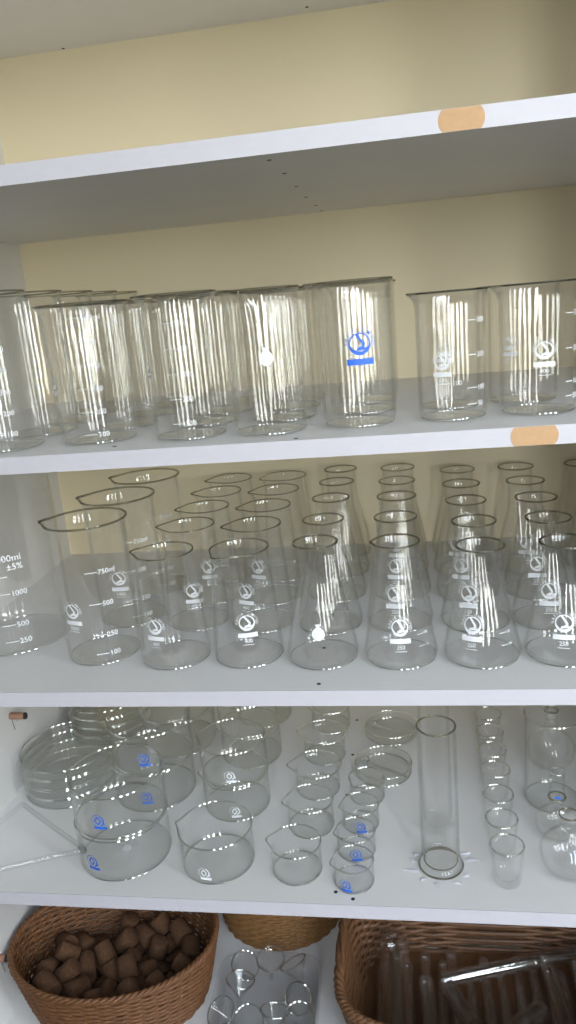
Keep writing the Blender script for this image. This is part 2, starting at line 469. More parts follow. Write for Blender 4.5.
# ------------------------------------------------------------------ middle shelf
beaker_meshes('c2000', 70, 238, 72, spout=10, corner=14, flare=3)
K1 = beaker_meshes('c1000', 45, 172, 46.5, spout=9, flare=2.8, rimr=1.35, reach=14)
g_2000 = graduation([('250', 22), ('500', 44), ('1000', 85), ('', 107)], h=7, line=16, th=1.0)
g_2000.text('2000ml', 8.5, -16, 126); g_2000.text('±5%', 8.0, 0, 115); g_2000.quad(-34, -18, 129, 130, 6)
g_2000 = g_2000.lay('grad', M['white_print'], PROTO['c2000']['rz'], toward(80, 152, -0.02, 0.95), 0)
place_vessel('c2000', 'glass_beaker', 'largest beaker, marked 2000 ml, at the left end of the middle shelf', 'beaker', (80, 152, ZC), 0.95, None, g_2000)
G1K = [('100', 17), ('250', 41), ('500', 80), ('750ml', 119)]
g_1000 = graduation(G1K, h=6.2, line=14, th=0.9).lay('grad', M['white_print'], K1['rz'], toward(220, 103, 0.10, 0.05), 0)
g_1000b = graduation(G1K, h=6.2, line=14, th=0.9).lay('grad', M['white_print'], K1['rz'], toward(220, 212, 0.25), 0)
RC = 'dark rimmed 750 ml beakers'
for i, (x, y, rz, lab) in enumerate(((220, 103, 0.05, 'beaker marked 750ml in front on the middle shelf, wide dark rim and pointed spout'),
                                     (220, 212, 0.0, 'beaker with wide dark rim directly behind the front 750ml one'),
                                     (221, 326, -0.05, 'rearmost of the three dark rimmed 750ml beakers, rim close under the shelf'))):
    place_vessel('c1000', 'glass_beaker', lab, 'beaker', (x, y, ZC), rz, RC, (g_1000, g_1000b, g_1000b)[i],
                 (lay_e(emblem_ring('1000', 1.25), 'c1000', toward(x, y, -0.68 if i == 0 else -0.3, rz), 72), 'white badge') if i < 2 else None)

P1 = beaker_meshes('philips', 42.3, 134, 33.0, spout=8.5, flare=1.6, corner=10, rimr=0.95, width=0.3, reach=14)
RP = 'cone shaped beakers on the middle shelf'
COLP = [('leftmost cone-beaker column', 318, (86, 192, 280, 366, 452), -0.10, -0.62),
        ('cone-beaker column next to the flasks', 407, (88, 182, 272, 361, 450), 0.95, -0.55)]
for c, (cn, x, ys, rot0, _) in enumerate(COLP):
    for i, y in enumerate(ys):
        rz = [rot0, 0.1, 0.3, 0.15, 0.35][i] + (0.0 if c == 0 else [0.1, 0.1, 0.0, 0.15, 0.1][i])
        lab = f'cone shaped beaker with spout, {ORD[i]} of the {cn}'
        # badges face the room although the spouts are turned
        e = None
        if (c, i) == (0, 0): e = lay_e(emblem_ring('400', 1.2), 'philips', toward(x, y, -0.56, rz), 55)
        elif (c, i) == (1, 0): e = lay_e(emblem_ring('400', 1.25), 'philips', toward(x, y, 0.0, rz), 57)
        elif i in (1, 2): e = lay_e(emblem_ring('400', 1.2), 'philips', toward(x, y, -0.1 if c == 0 else -0.5, rz), 57)
        place_vessel('philips', 'philips_beaker', lab, 'beaker', (x, y, ZC), rz, RP, None, (e, None) if e else None)

def flask_meshes(key, R, H, RN, RT, zn, corner=11, wall=1.7, spout=0, rimr=1.15):
    fn = spout_fn(H, spout, 6, 0.18, -PI / 2) if spout else None
    def rz(z):
        if z < corner: return R - corner + math.sqrt(max(0, corner ** 2 - (corner - z) ** 2))
        t = min(1, (z - corner) / (zn - corner))
        return R + (RN - R) * t
    P = [(0, 0), (R * 0.55, 0), (R - corner, 0)]
    for i in range(1, 6):
        a = PI / 2 * i / 6; P.append((R - corner + corner * math.sin(a), corner - corner * math.cos(a)))
    P += [(R - 0.3, corner)]
    zs = [corner + (zn - 8 - corner) * t for t in (0.25, 0.5, 0.75, 1.0)]
    P += [(rz(z), z) for z in zs] + [(RN + 0.7, zn - 2), (RN, zn + 5), (RN, H - 9), (RN + 0.5, H - 4), (RT, H - 0.8)]
    I = [(RT - wall, H - 0.5), (RN + 0.5 - wall, H - 4), (RN - wall, H - 9), (RN - wall, zn + 5), (RN + 0.7 - wall, zn - 2)]
    I += [(rz(z) - wall, z) for z in reversed(zs)] + [(R - 0.3 - wall, corner)]
    for i in range(5, -1, -1):
        a = PI / 2 * i / 6; I.append((R - corner + (corner - wall) * math.sin(a), 2.6 + (corner - wall) * (1 - math.cos(a))))
    I += [(R * 0.5, 2.4), (0, 2.8)]
    body = MB().lathe(P + I, 56, fn).mesh(key + '_body', M['glass'], angle=60)
    rim = rim_mesh(key + '_rim', RT - wall * 0.45, H, rimr, fn)
    foot = rim_mesh(key + '_foot', R - corner * 0.27, corner * 0.25, 0.65, None, 56, M['clear_rim'])
    PROTO[key] = dict(body=body, rim=rim, rz=rz, H=H, foot=foot)
flask_meshes('flaskA', 42, 140, 23.2, 25.6, 104)
flask_meshes('flaskB', 42, 138, 23.8, 26.2, 102)
flask_meshes('flaskBs', 42, 138, 23.8, 26.2, 102, spout=2.6)
flask_meshes('flaskC', 43, 130, 24.0, 26.4, 94)
FN = ['leftmost flask column', 'second flask column from the left', 'third flask column from the left', 'fourth flask column from the left', 'flask column at the far right edge']
COLF = [('flaskA', 497, (81, 172, 275, 368, 454)), ('flaskB', 585, (79, 176, 276, 364, 452)),
        ('flaskC', 676, (80, 172, 268, 360, 452)), ('flaskC', 764, (82, 174, 268, 360, 452)), ('flaskC', 862, (85, 176, 272, 364, 452))]
gF = Print()
for w, z in (('150', 40), ('100', 27)): gF.quad(-5, 3, z, z + 0.6, 3); gF.text(w, 2.6, 4, z - 1)
for c, (key, x, ys) in enumerate(COLF):
    for i, y in enumerate(ys):
        if c == 4 and i < 2: continue
        k = 'flaskBs' if (c, i) == (1, 0) else key
        e = None
        if c == 0:
            if i == 0: e = lay_e(emblem_flask(), k, toward(x, y, -0.12), 44)
        elif c < 4 and i < 4:
            a = toward(x, y, {1: 0.0, 2: -0.28, 3: 0.0}[c] + (0 if i == 0 else (-0.15 if c == 1 else 0.05)))
            e = lay_e(emblem_ring('250', 1.25), k, a, 50)
        lab = f'conical flask, {ORD[i]} of the {FN[c]}'
        if c == 0 and i == 0: lab = 'front conical flask bearing a white solid flask mark, middle shelf'
        g = gF.lay('grad', M['white_print'], PROTO[k]['rz'], toward(x, y, 0.62), 0) if (c, i) in ((2, 0), (1, 0)) else None
        place_vessel(k, 'conical_flask', lab, 'flask', (x + random.uniform(-1, 1), y, ZC), 0.0 if (i == 0 or e) else random.uniform(-0.1, 0.1), 'conical flasks on the middle shelf', g, (e, None) if e else None)

# ------------------------------------------------------------------ lower shelf: dishes
def dish(key, name, label, loc, rz, group, emb=None, spot=False):
    if emb: k_, s_, z_, sz_, mt_ = emb[0]; emb = (ed(k_, toward(loc[0], loc[1], s_, rz), z_, sz_, mt_), emb[1])
    t = place_vessel(key, name, label, 'dish', loc, rz, group, None, emb)
    if spot:
        mb = MB().lathe([(0, 3.6), (6.0, 3.6), (6.0, 3.2), (0, 3.2)], 24)
        obj('etched_spot', mb.mesh('etched_spot', M['white_print'], False), t)['label'] = 'white round spot'
    return t
def dish_meshes(key, R, H, spout, corner=7, rimr=1.05, wall=1.6, flare=0.8):
    return beaker_meshes(key, R, H, R, spout=spout, corner=corner, flare=flare, wall=wall, rimr=rimr, mat='dish_glass', width=0.16 if R > 40 else 0.28, reach=9, base=2.4)
dish_meshes('d59', 59, 59.4, 5); dish_meshes('d46', 46.5, 52, 5); dish_meshes('d31', 31, 40, 6, 5); dish_meshes('d24', 24.3, 29.5, 3.5, 4)
dish_meshes('d33', 31.5, 39, 8, 5, flare=4)
GD = 'crystallising dishes on the lower shelf'
def ed(key, a, z, k=1.0, mat='white_print'): return lay_e(emblem_diamond(k), key, a, z, mat)
H59, H46 = 60.4, 53.0
dish('d59', 'crystallizing_dish', 'wide blue-badged dish with white spot, bottom of the front left stack', (216, 80, ZD), -0.3, GD, (('d59', -0.72, 27, 1.3, 'blue_print'), 'blue badge'), True)
dish('d59', 'crystallizing_dish', 'wide dish with blue badge on top of the front left stack', (217, 81, ZD + H59), 0.05, GD, (('d59', -0.48, 28, 1.3, 'blue_print'), 'blue badge'))
dish('d59', 'crystallizing_dish', 'lower wide dish of the stack behind the front left one', (214, 213, ZD), 0.1, GD, (('d59', -0.25, 26, 1.3, 'blue_print'), 'blue badge'))
dish('d59', 'crystallizing_dish', 'upper wide dish with blue badge and white spot, stacked behind the front left dishes', (217, 212, ZD + H59), 0.0, GD, (('d59', -0.22, 27, 1.3, 'blue_print'), 'blue badge'), True)
dish('d59', 'crystallizing_dish', 'lower wide dish in the stack farthest back on the lower shelf', (214, 345, ZD), 0.1, GD)
dish('d59', 'crystallizing_dish', 'upper wide dish in the stack farthest back, rim hidden by the shelf above', (213, 343, ZD + H59), 0.3, GD)
dish('d46', 'crystallizing_dish', 'single medium dish with white badge at the front of the lower shelf', (343, 68, ZD), -0.05, GD, (('d46', -0.4, 18, 1.1, 'white_print'), 'white badge'))
dish('d46', 'crystallizing_dish', 'lower medium dish with white badge behind the single one', (344, 184, ZD), 0.15, GD, (('d46', -0.1, 18, 1.1, 'white_print'), 'white badge'))
dish('d46', 'crystallizing_dish', 'upper medium dish with white badge, stacked behind the single one', (345, 184, ZD + H46), -0.1, GD, (('d46', -0.15, 20, 1.1, 'white_print'), 'white badge'))
dish('d46', 'crystallizing_dish', 'lower medium dish in the stack third from the front', (342, 305, ZD), 0.3, GD)
dish('d46', 'crystallizing_dish', 'upper medium dish in the stack third from the front', (341, 305, ZD + H46), 0.2, GD)
dish('d46', 'crystallizing_dish', 'medium dish farthest back in the medium dish row', (342, 420, ZD), 0.2, GD)
for i, (x, y, key, rz) in enumerate(((446, 56, 'd31', -0.1), (454, 139, 'd31', 0.25), (455, 219, 'd33', 0.05), (457, 302, 'd33', -0.15), (459, 388, 'd33', 0.0))):
    dish(key, 'crystallizing_dish', f'small spouted dish without badge, {ORD[i]} of the small dish row', (x, y, ZD), rz, GD)
for i, (x, y, rz) in enumerate(((517, 40, 0.35), (517, 92.5, 0.3), (520, 144, 0.3), (526, 202, 0.9))):
    lab = f'smallest spouted dish with blue badge, {ORD[i]} of the tiny dish row' if i < 3 else 'smallest spouted dish just in front of the shallow ribbed dishes'
    dish('d24', 'crystallizing_dish', lab, (x, y, ZD), rz, GD, (('d24', -0.4 if i == 0 else 0.0, 12, 1.05, 'blue_print'), 'blue badge') if i < 3 else None)

# shallow dishes in two stacks against the side panel
dish_meshes('petri', 70, 14.4, 0, 4, rimr=1.0)
for sx, (x, y, where) in enumerate(((76, 228, 'the stack beside the side panel'), (77, 392, 'the rear stack in the corner'))):
    for i in range(4):
        nm = ['bottom', 'second', 'third', 'top'][i]
        place_vessel('petri', 'petri_dish', f'wide shallow dish, {nm} one of {where}', 'dish', (x + random.uniform(-1.2, 0.2), y + random.uniform(-1, 1), ZD + 15.4 * i), 0, 'shallow dishes beside the side panel')

# ribbed shallow dishes
def divided_dish(x, y, lab, rz):
    dish_meshes('divided', 41.5, 14, 0, 4)
    t = place_vessel('divided', 'divided_dish', lab, 'dish', (x, y, ZD), rz, 'shallow dishes with a rib')
    mb = MB().tube([(-38, 0, 4.4), (-20, 0, 4.4), (0, 0, 4.4), (20, 0, 4.4), (38, 0, 4.4)], 1.9, 10)
    obj('rib', mb.mesh('rib', M['clear_rim']), t)
    mb = MB().lathe([(0, 2.2), (4.5, 2.2), (5.5, 5), (4.0, 9), (0, 10)], 20); mb.v = [(vx - 32, vy + 2, vz) for vx, vy, vz in mb.v]
    obj('lug', mb.mesh('lug', M['clear_rim']), t)
divided_dish(547, 262, 'shallow dish with a straight rib across it, left of the tall cylinder', -0.55)
divided_dish(557, 366, 'shallow ribbed dish behind the first, deep on the lower shelf', -0.5)

# cylinders
def cylinder_vase(key, R, H, RF, hf):
    P = [(0, 0), (RF * 0.7, 0), (RF, 0.8), (RF, hf * 0.6), (R + 1.5, hf), (R, hf + 4), (R, H * 0.5), (R, H - 1)]
    I = [(R - 1.7, H - 1), (R - 1.7, H * 0.5), (R - 1.8, hf + 8), (R - 5, hf + 3), (R * 0.5, hf + 2), (0, hf + 2.5)]
    PROTO[key] = dict(body=MB().lathe(P + I, 56).mesh(key, M['glass'], angle=60), rim=rim_mesh(key + '_rim', R - 0.8, H, 1.2), rz=lambda z: R, H=H)
cylinder_vase('cyl', 22.8, 191, 26.5, 7)
t = place_vessel('cyl', 'glass_cylinder', 'tall narrow glass cylinder with dark rim standing alone at the lower shelf front', 'cylinder', (621, 71, ZD), 0, 'tall cylinders')
cylinder_vase('cyl2', 19.5, 215, 22, 6)
obj('foot', rim_mesh('cyl_foot', 26.3, 1.2, 1.1), t)
obj('foot_ring', rim_mesh('cyl_ring', 20.0, 8.5, 1.0), t)
t = place_vessel('cyl2', 'glass_cylinder', 'narrower glass cylinder seen through and above the front one', 'cylinder', (620, 142, ZD), 0, 'tall cylinders')
# torn film left round the cylinder's foot
fl = thing('plastic_film', 'torn scraps of clear film stuck to the shelf round the tall cylinder foot', 'film', (621, 71, ZD))
for k in range(9):
    a = -2.2 + k * 0.55 + random.uniform(-0.15, 0.15); r0 = 30; ln = random.uniform(8, 19)
    mb = MB(); n = 6; pts = []
    for i in range(n + 1):
        t_ = i / n; w = (3.2 * math.sin(PI * min(1, t_ * 1.1 + 0.05)) + 0.6) * random.uniform(0.7, 1.2)
        bend = 0.25 * math.sin(t_ * 3 + k)
        c = Vector((math.sin(a + bend * 0.3), -math.cos(a + bend * 0.3), 0)); s_ = Vector((c.y, -c.x, 0))
        p = c * (r0 + ln * t_); h = 0.4 + 1.0 * math.sin(PI * t_) * random.uniform(0.5, 1)
        pts += [tuple(p - s_ * w + Vector((0, 0, 0.3))), tuple(p + Vector((0, 0, h + 0.3))), tuple(p + s_ * w + Vector((0, 0, 0.3)))]
    fs = []
    for i in range(n):
        b = 3 * i; fs += [(b, b + 1, b + 4, b + 3), (b + 1, b + 2, b + 5, b + 4)]
    mb.add(pts, fs); obj('scrap', mb.mesh('scrap', M['film'], normals=False), fl)

# shot glasses
def shot_meshes():
    RB, RT, H = 14.8, 19.8, 51
    P = [(0, 0), (RB - 2, 0), (RB, 1.2), (RB + 1, 8), (RB + 2.8, 26), (RT, H - 1)]
    I = [(RT - 1.8, H - 1), (RB + 0.9, 26), (RB - 1, 11), (RB - 3.5, 8), (6, 7), (0, 7.4)]
    PROTO['shot'] = dict(body=MB().lathe(P + I, 48).mesh('shot', M['glass'], angle=50), rim=rim_mesh('shot_rim', RT - 0.9, H - 0.2, 1.1, None, 48, M['clear_rim']), rz=lambda z: 17, H=H)
shot_meshes()
SO = ['frontmost', 'second', 'third', 'fourth', 'fifth', 'sixth', 'seventh']
for i, (x, y) in enumerate(((696.5, 46), (696, 93), (697, 141), (700, 194), (701, 240), (703, 288), (705, 336))):
    place_vessel('shot', 'small_tumbler', f'small tapering glass cup, {SO[i]} from the shelf edge in the cup row', 'cup', (x, y, ZD), random.uniform(-.5, .5), 'small glass cups in a row')

# jar, bottle and flasks at the right
dish_meshes('jar', 36, 128, 0, 8, rimr=1.1)
place_vessel('jar', 'glass_jar', 'wide straight glass jar with an open top behind the stoppered flask', 'jar', (775, 203, ZD), 0)
def round_flask(key, R, zc, RN, zneck, H, flat):
    """flat foot, round belly widest at zc, shoulders sloping to a narrow neck"""
    def belly(r_in):
        Q = []
        for i in range(9):
            a = -PI / 2 * (1 - i / 8); r = flat + (R - flat) * math.cos(a) ** 0.8 if i else flat
            Q.append((r - r_in, zc + zc * math.sin(a) + (r_in if i < 4 else 0)))
        for i in range(1, 10):
            u = i / 9; r = RN + 0.6 + (R - RN - 0.6) * (0.5 + 0.5 * math.cos(PI * u)) ** 0.85
            Q.append((r - r_in, zc + (zneck - zc) * u))
        return Q + [(RN - r_in, zneck + 5), (RN - r_in, H - 4), (RN + 1.2 - r_in, H - 1)]
    P = [(0, 0.3)] + belly(0); I = [(0, 1.9)] + belly(1.6)
    PROTO[key] = dict(body=MB().lathe(P + I[::-1], 48).mesh(key, M['glass'], angle=60), rim=rim_mesh(key + '_rim', RN + 0.5, H - 0.6, 1.2), rz=lambda z: R, H=H)
round_flask('rflask', 33.5, 27, 10.8, 60, 76, 17)
place_vessel('rflask', 'round_flask', 'round bellied flask with open neck at the right front of the lower shelf', 'flask', (770, 70, ZD), 0, 'round bellied flasks')
round_flask('rflaskb', 27, 20, 9.6, 41, 54, 14)
t = place_vessel('rflaskb', 'round_flask', 'small round bellied flask closed by a tall hollow glass stopper', 'flask', (768, 133, ZD), 0, 'round bellied flasks')
st = obj('stopper', MB().lathe([(0, 40), (6, 40), (9.0, 55), (9.6, 60), (8, 62), (8.6, 66), (8.6, 88), (7.4, 90), (0, 90), ], 32).mesh('stopper', M['tube_glass'], angle=50), t)
obj('stopper_rim', rim_mesh('stopper_rim', 8.3, 89.5, 0.8, None, 32, M['clear_rim']), st)
p_ = Print(); p_.quad(-3.5, 3.5, 0, 3)
obj('stopper_mark', p_.lay('stopper_mark', M['blue_print'], lambda z: 9.5, toward(768, 133, 0.1), 56.5), st)['label'] = 'blue mark'
round_flask('rbottle', 34, 26, 9, 58, 84, 22)
t = place_vessel('rbottle', 'round_flask', 'round bellied bottle with a small knob stopper seen through the wide jar', 'flask', (789, 290, ZD), 0, 'round bellied flasks')
obj('stopper', MB().lathe([(0, 68), (6, 68), (7.6, 85), (4, 87.5), (4, 90), (7.5, 93), (8.5, 97), (6, 101), (0, 102)], 32).mesh('stopper', M['clear_rim'], angle=50), t)

# bent glass tubing
def bent_tube():
    t = thing('glass_tubing', 'bent triangle of thin glass tubing lying at the left end of the lower shelf', 'tubing', (63.5, 90, ZD + 0.3))
    pts = [(-58, 14, 3.8), (-50, 40, 3.8), (-41.5, 68, 3.8), (-40, 73.5, 3.8), (-36, 74, 3.8), (-30, 69, 3.8), (30, 28, 3.8), (88, -10, 3.8)]
    obj('tube', MB().tube(pts, 3.0, 12).mesh('tube', M['tube_glass'], angle=60), t)
    pts = [(95, -18, 3.8), (60, -29, 3.8), (20, -46, 3.8), (-30, -68, 3.8), (-58, -80, 3.8)]
    obj('tube', MB().tube(pts, 3.4, 12).mesh('tube', M['tube_glass'], angle=60), t)
    obj('joint', MB().tube([(87, -9.5, 3.6), (92, -13, 3.6), (96, -18.5, 3.6)], 3.6, 12).mesh('joint', M['black'], angle=60), t)['label'] = 'dark joint'
bent_tube()

# ------------------------------------------------------------------ bottom: baskets, corks, funnels, tubes
CORKS = [(-67.9, -23.6, 13, 0.026, 0.547, 0.471, -0.691, 13.6, 30.8), (-57.8, -53.3, 16.1, 0.008, -0.232, 0.972, 0.049, 15.1, 28.8), (15.1, -62.3, 14.4, 0.83, 0, -0, 0.558, 14.6, 28.1),
 (-98.8, -15.7, 20.8, 0.467, -0.09, -0.223, 0.851, 13.2, 32.3), (-22.7, -3.1, 14.1, 0.416, -0.181, 0.699, 0.553, 14.8, 33.2), (-29.7, -43.3, 14.6, 0.631, 0.723, -0.02, 0.283, 15.3, 33.2),
 (-51.2, 2.6, 17.1, 0.993, 0.08, 0.028, -0.088, 14.6, 29.1), (12.2, 59.1, 14.5, 0.488, 0.384, -0.613, 0.488, 15.3, 31.8), (-34.8, 31.3, 26.6, 0.263, -0.472, -0.307, -0.784, 15.2, 33.8),
 (-84.8, -42.1, 37.1, 0.525, 0.204, 0.107, -0.82, 14.4, 29), (1, -35.2, 13.4, 0.087, 0.394, -0.607, -0.684, 14, 28.1), (70.3, -37.8, 16.4, 0, 0.134, 0.991, -0, 13.1, 32),
 (-77.2, -3.4, 29.7, 0.179, -0.452, 0.793, 0.368, 13.8, 27.5), (18.9, -6.6, 12.8, 0.246, -0.061, 0.721, 0.645, 13.4, 27.3), (93, -11.7, 13.5, 0.038, 0.713, 0.122, 0.69, 14.2, 30.6),
 (-71.5, 36.2, 13.6, 0.405, 0.128, -0.712, -0.56, 14.3, 30), (-18.2, 60.9, 13.7, 0.446, 0.663, 0.294, 0.525, 14.4, 27.1), (74.7, 35.4, 12.6, 0.673, 0.322, -0.646, 0.163, 13.2, 31.4),
 (-34.9, -68.1, 35.9, 0.792, -0.544, 0.238, 0.143, 13.1, 27.4), (-8.8, -43.9, 39.2, 0.206, 0.439, 0.597, -0.639, 13.8, 29.5), (86.6, -41.6, 46.6, 0.048, 0.495, -0.393, -0.773, 14.9, 27.2),
 (-49.7, 3.6, 45.6, 0.528, -0.556, 0.361, 0.531, 13.6, 28.3), (38.6, 21.1, 14.4, 0.439, 0.724, -0.012, 0.532, 15.1, 30.1), (61.5, 2.8, 19.1, 0.171, -0.206, -0.938, 0.221, 14.1, 28.6),
 (-46.5, 61.3, 17.7, 0.143, 0.906, -0.397, -0.005, 13.5, 29), (-4.5, 74.9, 41, 0.17, -0.263, -0.936, 0.162, 13.7, 32.6), (42.3, 56.3, 14.6, 0.041, 0.275, 0.671, -0.687, 15.3, 28.1),
 (-86.9, -50.2, 66.1, 0.594, 0.692, 0.311, 0.27, 15.4, 33.5), (46.5, -57.7, 15.1, 0, -0.066, -0.998, -0, 13.7, 29.4), (102.6, -25.5, 61, 0.197, 0.809, -0.113, 0.543, 13.1, 33.3),
 (-101.2, -6.5, 53.4, 0.633, 0.302, -0.348, 0.623, 13, 32.2), (7.7, 17.2, 31.7, 0.698, 0.267, 0.257, 0.613, 15.3, 31.3), (94.9, 18.7, 17.7, 0.709, 0.498, -0.323, -0.38, 13.9, 28.4),
 (-97.9, 22.3, 28.7, 0.919, 0.288, -0.233, -0.132, 15, 32.8), (26.6, 55.1, 42, 0.613, -0.685, -0.132, 0.372, 13.7, 30.7), (65.7, 52.7, 30.2, 0.597, 0.194, -0.627, 0.462, 13.3, 27.9),
 (-67.9, -20.9, 58.3, 0.544, -0.376, 0.211, -0.72, 13.8, 29.2), (43.1, -30, 13.2, 0.68, -0.038, 0.723, -0.118, 13.8, 27.9), (70.3, -57.5, 64, 0.23, -0.248, 0.801, -0.495, 13.9, 31.2),
 (-78.4, 12.4, 59.8, 0.644, 0.331, -0.244, -0.645, 13.9, 30.5), (-7.2, -8, 37.5, 0.322, 0.892, -0.061, 0.31, 14.3, 31.9), (99.1, -10.1, 39.8, 0.54, 0.515, -0.458, -0.482, 13.9, 33.3),
 (-65.3, 47.9, 37.8, 0.61, -0.387, -0.663, -0.197, 14.7, 33.2), (50.5, 67.6, 49.3, 0.367, 0.228, 0.895, -0.108, 14.5, 27), (83.1, 48.3, 52.6, 0.592, -0.104, -0.581, -0.549, 15.2, 28.3),
 (-51.6, -40.7, 46.8, 0.586, -0.594, 0.543, 0.094, 15.1, 33.7), (32.8, -38.2, 40.3, 0.654, -0.535, 0.446, -0.295, 14.8, 27.7), (50.6, -61.6, 44.5, 0.445, 0.143, 0.711, -0.526, 15.1, 28.7),
 (-24.7, 17.8, 49.2, 0.888, -0.372, -0.265, 0.043, 13.9, 29.8), (-0.7, 40, 46.4, 0.307, 0.533, -0.751, -0.24, 14, 32.2), (40.1, -5.6, 37.5, 0.828, 0.033, 0.496, -0.26, 14.2, 31.5),
 (-90, 39.7, 49.9, 0.551, -0.753, -0.299, 0.198, 14.3, 30.1), (50.9, 30.2, 41, 0.979, -0.079, 0.153, -0.113, 13.8, 28.6), (102, 19.3, 45.9, 0.325, -0.328, 0.514, 0.722, 15.1, 31.1),
 (-17.2, -71, 55.6, 0.896, -0.393, -0.195, -0.075, 13.4, 29.5), (16, -67.4, 42.7, 0.255, -0.267, 0.672, -0.642, 14.5, 30.3), (35.1, -71.6, 67.4, 0.667, 0.647, 0.361, 0.079, 15.1, 29.8),
 (16.1, -15.1, 52.7, 0.362, -0.391, 0.346, 0.772, 14.8, 31.7)]

def plan(a, b, e, t):
    c, s = math.cos(t), math.sin(t)
    return a * math.copysign(abs(c) ** (2 / e), c), b * math.copysign(abs(s) ** (2 / e), s)

def woven_basket(label, loc, rotz, top, bot, H, mat, stakes=44, pitch=4.2, e=2.0, strand=2.4, rim_r=4.5, amp=1.7, handle=False):
    t = thing('woven_basket', label, 'basket', (loc[0], loc[1], loc[2] + 0.4), rotz)
    def size(z):
        k = (z / H) ** 0.8
        return bot[0] + (top[0] - bot[0]) * k, bot[1] + (top[1] - bot[1]) * k
    wall = MB(); n = stakes * 4; row = 0; z = strand * 1.1 + 0.8
    while z < H - 1:
        a, b = size(z); pts = []
        for i in range(n):
            th = 2 * PI * i / n
            d = amp * math.cos(th * stakes / 2 + PI * row) + random.uniform(-0.25, 0.25)
            x, y = plan(a + d, b + d, e, th)
            pts.append((x, y, z + 0.5 * math.sin(th * 3 + row)))
        wall.tube(pts, [strand * random.uniform(0.85, 1.08) for _ in pts], 6, closed=True)
        z += pitch; row += 1
    st = wall
    for i in range(stakes):
        th = 2 * PI * (i + 0.5) / stakes * 1.0
        pts = []
        for k in range(6):
            z = strand + 0.3 + (H - strand - 1) * k / 5; a, b = size(z); x, y = plan(a, b, e, th); pts.append((x, y, z))
        st.tube(pts, strand * 0.8, 6)
    obj('wall', wall.mesh('wall', mat, angle=80), t)
    rim = MB(); a, b = size(H)
    for ph in (0, 2 * PI / 3, 4 * PI / 3):
        pts = []; m = 220; tw = 30
        for i in range(m):
            th = 2 * PI * i / m; x, y = plan(a, b, e, th)
            L = math.hypot(x, y); d = rim_r * 0.55 * math.cos(tw * th + ph)
            pts.append((x * (1 + d / L), y * (1 + d / L), H + 1.5 + rim_r * 0.5 * math.sin(tw * th + ph)))
        rim.tube(pts, rim_r * 0.62, 6, closed=True)
    obj('rim', rim.mesh('rim', mat, angle=80), t)
    base = MB(); m = 64; ring = [plan(bot[0] + 1, bot[1] + 1, e, 2 * PI * i / m) for i in range(m)]
    vs = [(x, y, 0.4) for x, y in ring] + [(x, y, 4.4) for x, y in ring]
    base.add(vs, [tuple(range(m))[::-1], tuple(range(m, 2 * m))] + [(i, (i + 1) % m, m + (i + 1) % m, m + i) for i in range(m)])
    obj('base', base.mesh('base', mat, False), t)
    return t
woven_basket('round woven basket heaped with brown corks at the bottom left', (157, 116, ZF), 0.12, (146.5, 108.5), (121, 87), 101, M['rattan'], 46, 4.0)
woven_basket('golden coiled basket tucked behind the tray of funnels', (368, 290, ZF), 0, (108, 100), (94, 88), 104, M['straw'], 60, 5.4, strand=3.0, amp=1.0)
woven_basket('dark wicker basket of glass tubes at the bottom right', (690, 112, ZF), 0, (206, 124), (182, 100), 104, M['willow'], 40, 5.8, e=4.5, strand=3.7, amp=2.4, rim_r=6.5)

BX, BY, BR = 157, 116, 0.12
for i, (x, y, z, qw, qx, qy, qz, r, L) in enumerate(CORKS):
    c_, s_ = math.cos(BR), math.sin(BR)
    P = [(0, -L / 2), (r - 1.5, -L / 2), (r, -L / 2 + 1.5), (r * 0.95, 0), (r * 0.905, L / 2 - 1.2), (r * 0.9 - 1.4, L / 2), (0, L / 2)]
    o = obj('cork', MB().lathe(P, 22).mesh('cork', M['cork'], angle=50))
    from mathutils import Quaternion
    o.matrix_world = Matrix.Translation(((BX + x * c_ - y * s_) * MM, (BY + x * s_ + y * c_) * MM, (ZF + 5.6 + z) * MM)) @ Matrix.Rotation(BR, 4, 'Z') @ Quaternion((qw, qx, qy, qz)).to_matrix().to_4x4()
    tag(o, 'loose brown cork lying in the heap inside the round woven basket', 'cork', 'corks heaped in the basket')

def tray():
    t = thing('plastic_tray', 'shallow clear plastic tray holding small glass funnels', 'tray', (375, 99, ZF), 0.03)
    a, b, e, H, m = 73, 69, 5.0, 31, 72
    rows = [(0.90, 0.5), (0.93, 6), (0.97, H - 3), (1.0, H), (1.045, H), (1.045, H - 1.2), (0.985, H - 2), (0.955, H - 4), (0.915, 6.4), (0.885, 2.2)]
    mb = MB(); vs = []
    for k, z in rows:
        for i in range(m):
            x, y = plan(a * k, b * k, e, 2 * PI * i / m); vs.append((x, y, z))
    fs = [tuple(range(m))[::-1], tuple(range((len(rows) - 1) * m, len(rows) * m))]
    for r in range(len(rows) - 1):
        for i in range(m):
            j = (i + 1) % m; fs.append((r * m + i, r * m + j, (r + 1) * m + j, (r + 1) * m + i))
    mb.add(vs, fs)
    obj('body', mb.mesh('body', M['plastic'], angle=50), t)
tray()
P = [(2.8, 0), (3.2, 16), (5, 19), (20.0, 41.6), (20.4, 42.6), (19.5, 43), (18.8, 42.2), (3.7, 19.6), (1.9, 16), (1.6, 0.4)]
fun_body = MB().lathe(P, 40, None, True).mesh('cone', M['tube_glass'], angle=60)
fun_rim = rim_mesh('lip', 19.9, 42.8, 1.0, None, 40, M['clear_rim'])
